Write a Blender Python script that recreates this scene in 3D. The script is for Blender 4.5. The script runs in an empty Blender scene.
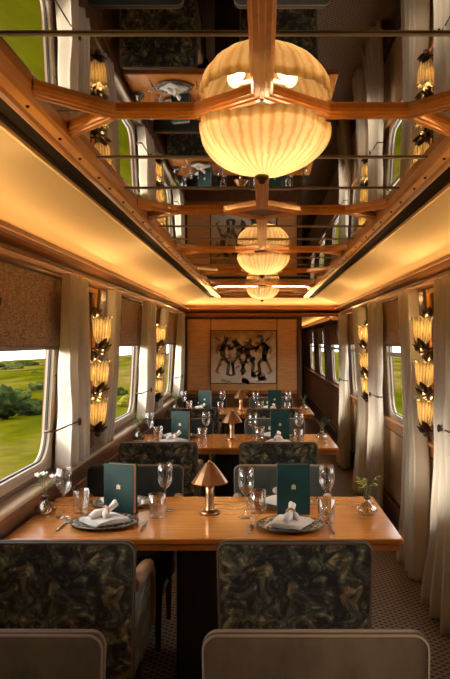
import bpy, bmesh, math, random
from mathutils import Vector, Matrix
random.seed(7)
PI = math.pi
scene = bpy.context.scene
COL = scene.collection

# ------------------------------------------------------------------ camera, world, lights, exposure
F_PX = 725.0
cam_d = bpy.data.cameras.new('camera'); cam = bpy.data.objects.new('camera', cam_d); COL.objects.link(cam)
cam_d.sensor_fit = 'VERTICAL'; cam_d.sensor_height = 24.0; cam_d.lens = F_PX / 679 * 24.0
cam_d.shift_x = -37 / 679; cam_d.shift_y = 1.5 / 679
cam_d.clip_start = 0.05; cam_d.clip_end = 2000
cam.location = (0, 0, 1.55); cam.rotation_euler = (PI / 2, 0, 0)
scene.camera = cam
vs = scene.view_settings
vs.view_transform = 'Standard'; vs.look = 'None'; vs.gamma = 1.0; vs.use_curve_mapping = False
vs.exposure = 0.45

w = bpy.data.worlds.new('overcast_sky'); scene.world = w; w.use_nodes = True
nt = w.node_tree; bg = nt.nodes['Background']
tc = nt.nodes.new('ShaderNodeTexCoord'); nz = nt.nodes.new('ShaderNodeTexNoise'); nz.inputs['Scale'].default_value = 2.5
nz.inputs['Detail'].default_value = 4
rp = nt.nodes.new('ShaderNodeValToRGB')
rp.color_ramp.elements[0].position = 0.3; rp.color_ramp.elements[0].color = (0.88, 0.90, 0.93, 1)
rp.color_ramp.elements[1].position = 0.7; rp.color_ramp.elements[1].color = (1.0, 0.96, 0.89, 1)
nt.links.new(tc.outputs['Generated'], nz.inputs['Vector']); nt.links.new(nz.outputs['Fac'], rp.inputs['Fac'])
nt.links.new(rp.outputs['Color'], bg.inputs['Color']); bg.inputs['Strength'].default_value = 4.2

# hazy low sun from behind the camera on the left
sl = bpy.data.lights.new('hazy_sun', 'SUN'); sl.energy = 5.0; sl.angle = math.radians(14); sl.color = (1.0, 0.90, 0.76)
so = bpy.data.objects.new('hazy_sun', sl); COL.objects.link(so); so.location = (-20, -10, 12)
so.rotation_euler = Vector((2.1, 1.0, -0.52)).to_track_quat('-Z', 'Y').to_euler()
WARM = (1.0, 0.57, 0.20)
def area_light(name, loc, rot, sx, sy, power, color):
    l = bpy.data.lights.new(name, 'AREA'); l.shape = 'RECTANGLE'; l.size = sx; l.size_y = sy; l.energy = power; l.color = color
    o = bpy.data.objects.new(name, l); COL.objects.link(o); o.location = loc; o.rotation_euler = rot
    return o
# LED strips lying behind the cornice lip, washing the cove (left, right, far end) and the side corridor
COVE_W, COVE_GLOW = 8.0, 4.6
def strip(name, p0, p1, inward, power, up=0.36, spread=180):
    p0 = Vector(p0); p1 = Vector(p1); ax = (p1 - p0); L = ax.length; ax.normalize()
    n = (Vector((0, 0, 1)) * up + Vector(inward) * 0.93).normalized()
    o = area_light(name, (p0 + p1) / 2, (0, 0, 0), L, 0.02, power, WARM)
    o.data.spread = math.radians(spread)
    # area lights shine along local -Z
    X = ax; Z = -n; Y = Z.cross(X)
    o.rotation_euler = Matrix((X, Y, Z)).transposed().to_euler()
    return o
for pw_, up_, sp_ in ((COVE_W, 0.34, 75), (COVE_GLOW, 0.55, 180)):
    strip('cove_strip_light', (-1.04, -1.4, 1.998), (-1.04, 9.85, 1.998), (1, 0, 0), pw_, up_, sp_)
    strip('cove_strip_light', (1.04, -1.4, 1.998), (1.04, 9.85, 1.998), (-1, 0, 0), pw_, up_, sp_)
    strip('cove_strip_light', (-1.0, 9.94, 1.998), (1.0, 9.94, 1.998), (0, -1, 0), pw_ * 0.24, up_, sp_)
strip('corridor_strip_light', (1.0, 10.2, 1.855), (1.0, 18.8, 1.855), (-1, 0, 0), 11.0)

# ------------------------------------------------------------------ helpers
def tag(o, label=None, cat=None, group=None, kind=None):
    if label: o['label'] = label
    if cat: o['category'] = cat
    if group: o['group'] = group
    if kind: o['kind'] = kind
    return o

def empty(name, loc=(0, 0, 0), rz=0, parent=None):
    o = bpy.data.objects.new(name, None); COL.objects.link(o)
    o.location = loc; o.rotation_euler = (0, 0, rz); o.empty_display_size = 0.05
    if parent: o.parent = parent
    return o

def copy_tree(o, parent=None):
    c = o.copy(); COL.objects.link(c)
    if parent:
        c.parent = parent
    for ch in list(o.children):
        copy_tree(ch, c)
    return c

def rrect(wd, ht, r, n=5):
    """rounded rectangle outline centred on 0, counter-clockwise"""
    pts = []
    for cx, cy, a0 in ((wd/2-r, ht/2-r, 0), (-wd/2+r, ht/2-r, PI/2), (-wd/2+r, -ht/2+r, PI), (wd/2-r, -ht/2+r, 1.5*PI)):
        for k in range(n + 1):
            a = a0 + PI/2*k/n
            pts.append((cx + r*math.cos(a), cy + r*math.sin(a)))
    return pts

TILT = 0.055
class MB:
    def __init__(s): s.v = []; s.f = []; s.sm = []
    def add(s, verts, faces, smooth=False, M=None):
        b = len(s.v)
        for p in verts:
            p = Vector(p)
            s.v.append(M @ p if M else p)
        for f in faces:
            s.f.append([b + i for i in f]); s.sm.append(smooth)
        return s
    def box(s, c, d, ch=0.0, M=None):
        hx, hy, hz = d[0]/2, d[1]/2, d[2]/2
        ch = min(ch, hx*0.9, hy*0.9, hz*0.9)
        if ch <= 0:
            vs_ = [(c[0]+x*hx, c[1]+y*hy, c[2]+z*hz) for x in (-1, 1) for y in (-1, 1) for z in (-1, 1)]
            return s.add(vs_, [(0,1,3,2), (4,6,7,5), (0,4,5,1), (2,3,7,6), (0,2,6,4), (1,5,7,3)], False, M)
        idx = {}; vs_ = []
        for x in (-1, 1):
            for y in (-1, 1):
                for z in (-1, 1):
                    for a in range(3):
                        e = [hx, hy, hz]
                        for b in range(3):
                            if b != a: e[b] -= ch
                        idx[(x, y, z, a)] = len(vs_)
                        vs_.append((c[0]+x*e[0], c[1]+y*e[1], c[2]+z*e[2]))
        fs = []
        def key(sg, a): return idx[(sg[0], sg[1], sg[2], a)]
        for a in range(3):
            b, g = (a+1) % 3, (a+2) % 3
            for sa in (-1, 1):
                q = []
                for sb, sc in ((-1, -1), (1, -1), (1, 1), (-1, 1)):
                    sg = [0, 0, 0]; sg[a] = sa; sg[b] = sb; sg[g] = sc
                    q.append(key(sg, a))
                fs.append(q)
            for sb in (-1, 1):
                for sc in (-1, 1):
                    s0 = [0, 0, 0]; s0[a] = -1; s0[b] = sb; s0[g] = sc
                    s1 = list(s0); s1[a] = 1
                    fs.append([key(s0, b), key(s1, b), key(s1, g), key(s0, g)])
        for x in (-1, 1):
            for y in (-1, 1):
                for z in (-1, 1):
                    fs.append([idx[(x, y, z, 0)], idx[(x, y, z, 1)], idx[(x, y, z, 2)]])
        return s.add(vs_, fs, False, M)
    def loft(s, rings, closed=True, caps=True, smooth=True, M=None):
        n = len(rings[0]); vs_ = [p for r in rings for p in r]; fs = []
        m = n if closed else n - 1
        for k in range(len(rings) - 1):
            for i in range(m):
                j = (i + 1) % n
                fs.append((k*n+i, k*n+j, (k+1)*n+j, (k+1)*n+i))
        b = len(s.v)
        s.add(vs_, fs, smooth, M)
        if caps and closed:
            s.f.append([b + i for i in range(n)][::-1]); s.sm.append(False)
            e = b + (len(rings)-1)*n
            s.f.append([e + i for i in range(n)]); s.sm.append(False)
        return s
    def lathe(s, prof, n=24, c=(0, 0, 0), M=None, ripple=None):
        """prof: list of (r, z)"""
        rings = []
        for r, z in prof:
            rg = []
            for i in range(n):
                a = 2*PI*i/n
                rr, zz = (r, z) if ripple is None else ripple(r, z, a)
                rg.append((c[0]+rr*math.cos(a), c[1]+rr*math.sin(a), c[2]+zz))
            rings.append(rg)
        return s.loft(rings, True, False, True, M)
    def tube(s, pts, rad, n=8, M=None, closed=False):
        pts = [Vector(p) for p in pts]; rings = []
        N = len(pts)
        up = Vector((0, 0, 1))
        prev = None
        for i, p in enumerate(pts):
            if closed: t = pts[(i+1) % N] - pts[i-1]
            else: t = pts[min(i+1, N-1)] - pts[max(i-1, 0)]
            t.normalize()
            if prev is None:
                a = t.cross(up)
                if a.length < 0.2: a = t.cross(Vector((1, 0, 0)))
            else:
                a = prev - t*prev.dot(t)
            a.normalize(); prev = a; b = t.cross(a)
            r = rad[i] if isinstance(rad, (list, tuple)) else rad
            rings.append([p + a*(r*math.cos(2*PI*k/n)) + b*(r*math.sin(2*PI*k/n)) for k in range(n)])
        if closed:
            rings.append(rings[0])
        return s.loft(rings, True, not closed, True, M)
    def prism(s, poly, axis, a0, a1, M=None, smooth=False):
        """poly: 2D points; axis 'x','y','z' is the extrusion axis"""
        def P(p, t):
            return {'x': (t, p[0], p[1]), 'y': (p[0], t, p[1]), 'z': (p[0], p[1], t)}[axis]
        return s.loft([[P(p, a0) for p in poly], [P(p, a1) for p in poly]], True, True, smooth, M)
    def ball(s, c, r, n=10, m=7, M=None, sc=(1, 1, 1)):
        rings = []
        for k in range(m + 1):
            ph = -PI/2 + PI*k/m
            rr = max(math.cos(ph), 0.01)
            rings.append([(c[0]+r*sc[0]*rr*math.cos(2*PI*i/n), c[1]+r*sc[1]*rr*math.sin(2*PI*i/n), c[2]+r*sc[2]*math.sin(ph)) for i in range(n)])
        return s.loft(rings, True, True, True, M)
    def mesh(s, name, mat, tilt=0):
        if tilt:
            for p in s.v:
                if p.z > 0.85: p.x -= tilt*TILT*(p.z-0.85)
        me = bpy.data.meshes.new(name)
        me.from_pydata([tuple(p) for p in s.v], [], s.f)
        me.polygons.foreach_set('use_smooth', s.sm)
        bm = bmesh.new(); bm.from_mesh(me)
        bmesh.ops.recalc_face_normals(bm, faces=bm.faces)
        bm.to_mesh(me); bm.free()
        me.materials.append(MAT[mat] if isinstance(mat, str) else mat)
        me.update()
        return me
    def build(s, name, mat, parent=None, loc=None, tilt=0):
        me = s.mesh(name, mat, tilt)
        o = bpy.data.objects.new(name, me); COL.objects.link(o)
        if parent: o.parent = parent
        if loc: o.location = loc
        return o

def inst(name, me, parent, loc=(0, 0, 0), rot=(0, 0, 0)):
    o = bpy.data.objects.new(name, me); COL.objects.link(o)
    o.parent = parent; o.location = loc; o.rotation_euler = rot
    return o

# ------------------------------------------------------------------ materials
MAT = {}
def new_mat(name):
    m = bpy.data.materials.new(name); m.use_nodes = True
    MAT[name] = m
    return m, m.node_tree, m.node_tree.nodes['Principled BSDF']
def P(name, col, rough=0.5, metal=0.0, **kw):
    m, t, b = new_mat(name)
    b.inputs['Base Color'].default_value = (*col, 1); b.inputs['Roughness'].default_value = rough
    b.inputs['Metallic'].default_value = metal
    for k, v in kw.items():
        b.inputs[k.replace('_', ' ')].default_value = v
    return m
def nd(t, kind, **kw):
    n = t.nodes.new(kind)
    for k, v in kw.items():
        if k in n.inputs: n.inputs[k].default_value = v
        else: setattr(n, k, v)
    return n
def ramp(t, fac, stops, interp='LINEAR'):
    r = t.nodes.new('ShaderNodeValToRGB'); r.color_ramp.interpolation = interp
    e = r.color_ramp.elements
    while len(e) > 1: e.remove(e[-1])
    e[0].position = stops[0][0]; e[0].color = (*stops[0][1], 1)
    for p, c in stops[1:]:
        x = e.new(p); x.color = (*c, 1)
    t.links.new(fac, r.inputs['Fac'])
    return r.outputs['Color']
def coords(t, scale=(1, 1, 1), which='Object'):
    c = t.nodes.new('ShaderNodeTexCoord'); mp = t.nodes.new('ShaderNodeMapping')
    mp.inputs['Scale'].default_value = scale
    t.links.new(c.outputs[which], mp.inputs['Vector'])
    return mp.outputs['Vector']
def bump(t, b, height, strength=0.3, dist=0.005):
    bp = nd(t, 'ShaderNodeBump', Strength=strength, Distance=dist)
    t.links.new(height, bp.inputs['Height']); t.links.new(bp.outputs['Normal'], b.inputs['Normal'])
def wood(name, c0, c1, rough=0.35, scale=(1, 14, 14), coat=0.0):
    m, t, b = new_mat(name)
    v = coords(t, scale)
    n = nd(t, 'ShaderNodeTexNoise', Scale=3.0, Detail=6.0, Roughness=0.6, Distortion=0.6)
    t.links.new(v, n.inputs['Vector'])
    t.links.new(ramp(t, n.outputs['Fac'], [(0.3, c0), (0.7, c1)]), b.inputs['Base Color'])
    b.inputs['Roughness'].default_value = rough
    b.inputs['Coat Weight'].default_value = coat; b.inputs['Coat Roughness'].default_value = 0.12
    bump(t, b, n.outputs['Fac'], 0.08, 0.002)
    return m
wood('table_wood', (0.38, 0.12, 0.016), (0.56, 0.205, 0.032), 0.25, (1.2, 16, 10), 0.5)
wood('beam_wood', (0.52, 0.17, 0.020), (0.72, 0.27, 0.038), 0.3, (6, 6, 6), 0.4)
wood('gold_wood', (0.54, 0.21, 0.034), (0.74, 0.34, 0.07), 0.28, (6, 1, 6), 0.4)
wood('cornice_wood', (0.36, 0.12, 0.020), (0.54, 0.20, 0.038), 0.32, (8, 0.8, 8), 0.3)
wood('dark_wood', (0.085, 0.034, 0.015), (0.15, 0.060, 0.026), 0.35, (8, 8, 1), 0.25)
wood('fascia_wood', (0.11, 0.042, 0.018), (0.19, 0.075, 0.032), 0.35, (6, 1, 8), 0.3)
wood('wall_wood', (0.62, 0.31, 0.105), (0.78, 0.44, 0.17), 0.4, (1.5, 8, 12), 0.15)
wood('panel_wood', (0.42, 0.27, 0.14), (0.58, 0.40, 0.22), 0.4, (10, 10, 1), 0.15)
wood('sill_wood', (0.40, 0.30, 0.19), (0.52, 0.40, 0.27), 0.35, (8, 1, 8), 0.2)
wood('leg_wood', (0.08, 0.035, 0.018), (0.13, 0.055, 0.025), 0.4, (10, 10, 1), 0.2)
wood('black_wood', (0.018, 0.012, 0.009), (0.032, 0.020, 0.014), 0.45, (10, 10, 1), 0.1)
P('arm_velvet', (0.17, 0.088, 0.036), 0.6, 0.0, Sheen_Weight=0.3, Sheen_Tint=(1.0, 0.7, 0.4, 1))
P('cove_paint', (0.84, 0.66, 0.40), 0.7, 0.0, Specular_IOR_Level=0.2)
P('border_dark', (0.030, 0.022, 0.016), 0.7, 0.0, Specular_IOR_Level=0.15)
P('black', (0.012, 0.011, 0.010), 0.5)
P('mirror', (0.62, 0.57, 0.50), 0.015, 1.0)
P('smoked_mirror', (0.20, 0.13, 0.09), 0.05, 1.0)
P('joint_metal', (0.42, 0.33, 0.23), 0.35, 0.35)
P('brass', (0.62, 0.40, 0.17), 0.22, 1.0)
P('bronze', (0.10, 0.060, 0.030), 0.35, 0.8)
P('copper', (0.36, 0.20, 0.10), 0.33, 1.0)
P('steel', (0.55, 0.52, 0.48), 0.22, 1.0)
P('cream_metal', (0.44, 0.34, 0.23), 0.4, 0.2)
P('gasket', (0.045, 0.042, 0.04), 0.5)
P('screw_dark', (0.05, 0.03, 0.015), 0.4, 0.6)
P('velvet', (0.020, 0.021, 0.016), 0.8, 0.0, Sheen_Weight=0.10, Sheen_Roughness=0.4, Sheen_Tint=(0.9, 0.75, 0.55, 1), Specular_IOR_Level=0.2)
P('velvet_warm_lit', (0.046, 0.027, 0.012), 0.8, 0.0, Sheen_Weight=0.18, Sheen_Roughness=0.4, Sheen_Tint=(0.9, 0.7, 0.5, 1), Specular_IOR_Level=0.2)  # velvet turned browner to paint in warm light on the nearest chairs
P('piping', (0.15, 0.095, 0.055), 0.6)
P('menu_green', (0.004, 0.023, 0.021), 0.5, 0.0, Specular_IOR_Level=0.25)
P('menu_pages', (0.42, 0.24, 0.12), 0.7)
P('gold_print', (0.70, 0.58, 0.36), 0.35, 0.6)
P('emblem_dark', (0.035, 0.022, 0.016), 0.7)
P('napkin_ring', (0.36, 0.20, 0.09), 0.6)
P('leaf_dark', (0.05, 0.075, 0.03), 0.5)
P('leaf_yellow', (0.42, 0.42, 0.06), 0.5)
P('leaf_green', (0.16, 0.24, 0.07), 0.5)
P('petal_white', (0.75, 0.72, 0.66), 0.6)
P('stem_green', (0.12, 0.16, 0.05), 0.6)
P('water_blue', (0.02, 0.11, 0.15), 0.08, 0.0)
P('paint_dark', (0.075, 0.055, 0.038), 0.7)
P('paint_olive', (0.16, 0.125, 0.06), 0.7)
P('paint_grey', (0.20, 0.18, 0.14), 0.7)
P('paint_ochre', (0.36, 0.20, 0.07), 0.7)
P('paint_sand', (0.50, 0.36, 0.20), 0.75)
P('paint_white', (0.74, 0.66, 0.54), 0.8)

def cloth(name, col, rough=0.8, trans=0.25, weave=260):
    m, t, b = new_mat(name)
    out = t.nodes['Material Output']
    n = nd(t, 'ShaderNodeTexNoise', Scale=weave, Detail=1.0); t.links.new(coords(t), n.inputs['Vector'])
    c = ramp(t, n.outputs['Fac'], [(0.3, tuple(x*0.9 for x in col)), (0.7, col)])
    t.links.new(c, b.inputs['Base Color']); b.inputs['Roughness'].default_value = rough
    b.inputs['Sheen Weight'].default_value = 0.15
    tr = t.nodes.new('ShaderNodeBsdfTranslucent'); t.links.new(c, tr.inputs['Color'])
    mx = nd(t, 'ShaderNodeMixShader'); mx.inputs['Fac'].default_value = trans
    t.links.new(b.outputs[0], mx.inputs[1]); t.links.new(tr.outputs[0], mx.inputs[2]); t.links.new(mx.outputs[0], out.inputs['Surface'])
cloth('curtain_cloth', (0.86, 0.79, 0.66), 0.7, 0.38)
cloth('napkin_cloth', (0.80, 0.76, 0.70), 0.8, 0.1)

def blind_mat():
    m, t, b = new_mat('blind_cloth')
    v = coords(t, (1, 1, 1))
    a = nd(t, 'ShaderNodeTexNoise', Scale=1.0, Detail=2.0); b2 = nd(t, 'ShaderNodeTexNoise', Scale=1.0, Detail=2.0)
    t.links.new(coords(t, (60, 25, 260)), a.inputs['Vector']); t.links.new(coords(t, (60, 260, 25)), b2.inputs['Vector'])
    ad = nd(t, 'ShaderNodeMath', operation='ADD'); t.links.new(a.outputs['Fac'], ad.inputs[0]); t.links.new(b2.outputs['Fac'], ad.inputs[1])
    hf = nd(t, 'ShaderNodeMath', operation='MULTIPLY'); hf.inputs[1].default_value = 0.5; t.links.new(ad.outputs[0], hf.inputs[0])
    t.links.new(ramp(t, hf.outputs[0], [(0.38, (0.14, 0.08, 0.047)), (0.60, (0.54, 0.36, 0.24))]), b.inputs['Base Color'])
    b.inputs['Roughness'].default_value = 0.85
    bump(t, b, hf.outputs[0], 0.4, 0.002)
blind_mat()

def floral():
    """dark tapestry: overlapping curled leaves in grey-olive, sand and blue on near-black"""
    m, t, b = new_mat('floral_fabric')
    v = coords(t, (1, 0.2, 1))
    n0 = nd(t, 'ShaderNodeTexNoise', Scale=7.0, Detail=3.0); t.links.new(v, n0.inputs['Vector'])
    sub = nd(t, 'ShaderNodeVectorMath', operation='SUBTRACT'); sub.inputs[1].default_value = (0.5, 0.5, 0.5); t.links.new(n0.outputs['Color'], sub.inputs[0])
    scl = nd(t, 'ShaderNodeVectorMath', operation='SCALE'); scl.inputs['Scale'].default_value = 0.22; t.links.new(sub.outputs[0], scl.inputs[0])
    ad = nd(t, 'ShaderNodeVectorMath', operation='ADD'); t.links.new(v, ad.inputs[0]); t.links.new(scl.outputs[0], ad.inputs[1])
    w1 = nd(t, 'ShaderNodeTexVoronoi', Scale=13.0); t.links.new(ad.outputs[0], w1.inputs['Vector'])
    w2 = nd(t, 'ShaderNodeTexVoronoi', Scale=34.0, feature='SMOOTH_F1'); t.links.new(ad.outputs[0], w2.inputs['Vector'])
    n2 = nd(t, 'ShaderNodeTexNoise', Scale=13.0, Detail=4.0, Roughness=0.62, Distortion=1.6); t.links.new(v, n2.inputs['Vector'])
    petal = ramp(t, w2.outputs['Distance'], [(0.12, (1, 1, 1)), (0.42, (0.22, 0.25, 0.28))])
    light = ramp(t, n2.outputs['Fac'], [(0.40, (0.022, 0.027, 0.030)), (0.48, (0.09, 0.097, 0.085)), (0.55, (0.32, 0.30, 0.21)), (0.66, (0.62, 0.55, 0.36))])
    cellc = nd(t, 'ShaderNodeSeparateColor'); t.links.new(w1.outputs['Color'], cellc.inputs[0])
    hue = ramp(t, cellc.outputs[0], [(0.0, (0.45, 0.55, 0.62)), (0.45, (0.75, 0.8, 0.66)), (0.8, (1.0, 0.92, 0.7)), (1.0, (1.15, 0.75, 0.5))])
    a = light
    for c, f in ((petal, 0.9), (hue, 0.9)):
        mx = nd(t, 'ShaderNodeMixRGB', blend_type='MULTIPLY'); mx.inputs['Fac'].default_value = f
        t.links.new(a, mx.inputs[1]); t.links.new(c, mx.inputs[2]); a = mx.outputs[0]
    t.links.new(a, b.inputs['Base Color']); b.inputs['Roughness'].default_value = 0.7
    b.inputs['Sheen Weight'].default_value = 0.2
    bump(t, b, n2.outputs['Fac'], 0.2, 0.003)
floral()

def carpet():
    m, t, b = new_mat('carpet_weave')
    outs = []
    for s in (1, -1):
        c = t.nodes.new('ShaderNodeTexCoord'); mp = t.nodes.new('ShaderNodeMapping'); mp.inputs['Rotation'].default_value = (0, 0, s*math.radians(50))
        t.links.new(c.outputs['Object'], mp.inputs['Vector'])
        wv = nd(t, 'ShaderNodeTexWave', Scale=9.0, Distortion=0.4); t.links.new(mp.outputs[0], wv.inputs['Vector']); outs.append(wv.outputs['Fac'])
    mxx = nd(t, 'ShaderNodeMath', operation='MAXIMUM'); t.links.new(outs[0], mxx.inputs[0]); t.links.new(outs[1], mxx.inputs[1])
    n = nd(t, 'ShaderNodeTexNoise', Scale=180.0, Detail=2.0); t.links.new(coords(t), n.inputs['Vector'])
    mu = nd(t, 'ShaderNodeMath', operation='MULTIPLY'); t.links.new(mxx.outputs[0], mu.inputs[0]); t.links.new(n.outputs['Fac'], mu.inputs[1])
    t.links.new(ramp(t, mu.outputs[0], [(0.20, (0.055, 0.040, 0.030)), (0.50, (0.29, 0.225, 0.165))]), b.inputs['Base Color'])
    b.inputs['Roughness'].default_value = 0.95
    bump(t, b, mu.outputs[0], 0.5, 0.004)
carpet()

def thin_glass(name, tint=(1, 1, 1), refl=0.9, base=0.03):
    m, t, b = new_mat(name)
    out = t.nodes['Material Output']; t.nodes.remove(b)
    tr = t.nodes.new('ShaderNodeBsdfTransparent'); tr.inputs['Color'].default_value = (*tint, 1)
    gl = t.nodes.new('ShaderNodeBsdfGlossy'); gl.inputs['Roughness'].default_value = 0.02
    lw = t.nodes.new('ShaderNodeLayerWeight'); lw.inputs['Blend'].default_value = 0.25
    mr = nd(t, 'ShaderNodeMapRange'); mr.inputs['To Min'].default_value = base; mr.inputs['To Max'].default_value = refl
    t.links.new(lw.outputs['Facing'], mr.inputs['Value'])
    pw = nd(t, 'ShaderNodeMath', operation='POWER'); pw.inputs[1].default_value = 1.6; t.links.new(mr.outputs[0], pw.inputs[0])
    mx = t.nodes.new('ShaderNodeMixShader')
    t.links.new(pw.outputs[0], mx.inputs['Fac']); t.links.new(tr.outputs[0], mx.inputs[1]); t.links.new(gl.outputs[0], mx.inputs[2])
    t.links.new(mx.outputs[0], out.inputs['Surface'])
thin_glass('glassware', (0.97, 0.97, 0.96), 0.95, 0.20)
thin_glass('window_glass', (0.97, 0.97, 0.97), 0.035, 0.004)
thin_glass('bottle_glass', (0.93, 0.89, 0.78), 0.8, 0.2)

def shade_glass(name, col, trans, glow, glow_col, vs_=60.0, lo=0.45, ribs=22, twist=0.0):
    """pressed frosted lamp glass: lets the bulb's light through and glows"""
    m, t, b = new_mat(name)
    out = t.nodes['Material Output']
    b.inputs['Base Color'].default_value = (*col, 1); b.inputs['Roughness'].default_value = 0.18
    b.inputs['Emission Color'].default_value = (*glow_col, 1); b.inputs['Emission Strength'].default_value = glow
    tr = t.nodes.new('ShaderNodeBsdfTranslucent'); tr.inputs['Color'].default_value = (*col, 1)
    n = nd(t, 'ShaderNodeTexNoise', Scale=vs_, Detail=4.0, Roughness=0.7, Distortion=0.8); t.links.new(coords(t), n.inputs['Vector'])
    sx = t.nodes.new('ShaderNodeSeparateXYZ'); t.links.new(coords(t), sx.inputs[0])
    at = nd(t, 'ShaderNodeMath', operation='ARCTAN2'); t.links.new(sx.outputs[0], at.inputs[0]); t.links.new(sx.outputs[1], at.inputs[1])
    m1 = nd(t, 'ShaderNodeMath', operation='MULTIPLY_ADD'); m1.inputs[1].default_value = ribs; t.links.new(at.outputs[0], m1.inputs[0])
    tw = nd(t, 'ShaderNodeMath', operation='MULTIPLY_ADD'); tw.inputs[1].default_value = twist; t.links.new(sx.outputs[2], tw.inputs[0])
    nw = nd(t, 'ShaderNodeMath', operation='MULTIPLY'); nw.inputs[1].default_value = 6.0; t.links.new(n.outputs['Fac'], nw.inputs[0]); t.links.new(nw.outputs[0], tw.inputs[2])
    t.links.new(tw.outputs[0], m1.inputs[2])
    sn = nd(t, 'ShaderNodeMath', operation='SINE'); t.links.new(m1.outputs[0], sn.inputs[0])
    fc = nd(t, 'ShaderNodeMapRange'); fc.inputs['From Min'].default_value = -1; t.links.new(sn.outputs[0], fc.inputs['Value'])
    c = ramp(t, fc.outputs[0], [(0.0, tuple(x*lo*(1, 0.85, 0.6)[k] for k, x in enumerate(col))), (0.6, col)])
    t.links.new(c, tr.inputs['Color']); t.links.new(c, b.inputs['Base Color'])
    bump(t, b, n.outputs['Fac'], 0.4, 0.006)
    mx = t.nodes.new('ShaderNodeMixShader'); mx.inputs['Fac'].default_value = trans
    t.links.new(b.outputs[0], mx.inputs[1]); t.links.new(tr.outputs[0], mx.inputs[2]); t.links.new(mx.outputs[0], out.inputs['Surface'])
shade_glass('chandelier_glass', (0.88, 0.76, 0.52), 0.6, 0.05, (1.0, 0.66, 0.28), 22.0, 0.84, 38, 10.0)
shade_glass('sconce_glass', (0.42, 0.36, 0.24), 0.6, 0.06, (1.0, 0.68, 0.30), 60.0, 0.42, 18, 20.0)
m, t, b = new_mat('bulb'); b.inputs['Emission Color'].default_value = (1.0, 0.72, 0.38, 1); b.inputs['Emission Strength'].default_value = 2.5

def mottle(name, amt, scale):
    m = MAT[name]; t = m.node_tree; b = t.nodes['Principled BSDF']; c = tuple(b.inputs['Base Color'].default_value[:3])
    n = nd(t, 'ShaderNodeTexNoise', Scale=scale, Detail=4.0, Roughness=0.6); t.links.new(coords(t, (1, 1, 0.5)), n.inputs['Vector'])
    t.links.new(ramp(t, n.outputs['Fac'], [(0.3, tuple(x*(1-amt) for x in c)), (0.7, tuple(x*(1+amt) for x in c))]), b.inputs['Base Color'])
mottle('velvet_warm_lit', 0.45, 9.0); mottle('velvet', 0.4, 9.0)
def plate_mat():
    m, t, b = new_mat('charger_pattern')
    v = nd(t, 'ShaderNodeTexVoronoi', Scale=55.0); t.links.new(coords(t), v.inputs['Vector'])
    t.links.new(ramp(t, v.outputs['Distance'], [(0.25, (0.012, 0.018, 0.018)), (0.5, (0.03, 0.038, 0.034)), (0.62, (0.34, 0.31, 0.25))]), b.inputs['Base Color'])
    b.inputs['Roughness'].default_value = 0.2
plate_mat()

def canvas_mat():
    m, t, b = new_mat('canvas')
    sx = t.nodes.new('ShaderNodeSeparateXYZ'); t.links.new(coords(t), sx.inputs[0])
    n = nd(t, 'ShaderNodeTexNoise', Scale=5.0, Detail=5.0, Roughness=0.7, Distortion=1.0); t.links.new(coords(t), n.inputs['Vector'])
    a = nd(t, 'ShaderNodeMath', operation='MULTIPLY_ADD'); a.inputs[1].default_value = 0.9; t.links.new(sx.outputs[2], a.inputs[0]); t.links.new(n.outputs['Fac'], a.inputs[2])
    t.links.new(ramp(t, a.outputs[0], [(0.25, (0.72, 0.64, 0.52)), (0.5, (0.62, 0.50, 0.34)), (0.72, (0.50, 0.32, 0.14)), (0.85, (0.30, 0.19, 0.09))]), b.inputs['Base Color']); b.inputs['Roughness'].default_value = 0.8
canvas_mat()
def foliage(name, c0, c1, c2):
    m, t, b = new_mat(name)
    n = nd(t, 'ShaderNodeTexNoise', Scale=2.2, Detail=5.0, Roughness=0.7); t.links.new(coords(t), n.inputs['Vector'])
    t.links.new(ramp(t, n.outputs['Fac'], [(0.32, c0), (0.5, c1), (0.68, c2)]), b.inputs['Base Color'])
    b.inputs['Roughness'].default_value = 0.9; b.inputs['Specular IOR Level'].default_value = 0.0
    bump(t, b, n.outputs['Fac'], 0.8, 0.2)
foliage('tree_dark', (0.005, 0.010, 0.003), (0.014, 0.022, 0.006), (0.040, 0.045, 0.010))
foliage('tree_mid', (0.012, 0.02, 0.005), (0.035, 0.045, 0.010), (0.085, 0.085, 0.022))
foliage('tree_yellow', (0.025, 0.03, 0.004), (0.11, 0.10, 0.012), (0.24, 0.18, 0.025))
def fields():
    m, t, b = new_mat('meadow')
    n = nd(t, 'ShaderNodeTexNoise', Scale=0.035, Detail=4.0, Roughness=0.6); t.links.new(coords(t, (2.2, 0.8, 1)), n.inputs['Vector'])
    n2 = nd(t, 'ShaderNodeTexNoise', Scale=1.1, Detail=4.0); t.links.new(coords(t), n2.inputs['Vector'])
    a = ramp(t, n.outputs['Fac'], [(0.36, (0.026, 0.028, 0.0010)), (0.47, (0.050, 0.050, 0.0014)), (0.55, (0.08, 0.064, 0.011)), (0.64, (0.12, 0.07, 0.032))])
    mx = nd(t, 'ShaderNodeMixRGB', blend_type='MULTIPLY'); mx.inputs['Fac'].default_value = 0.6
    t.links.new(a, mx.inputs[1]); t.links.new(ramp(t, n2.outputs['Fac'], [(0.3, (0.5, 0.55, 0.5)), (0.7, (1.2, 1.15, 1.0))]), mx.inputs[2])
    t.links.new(mx.outputs[0], b.inputs['Base Color']); b.inputs['Roughness'].default_value = 1.0; b.inputs['Specular IOR Level'].default_value = 0.0
fields()
P('ballast', (0.16, 0.14, 0.12), 0.95)

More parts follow.
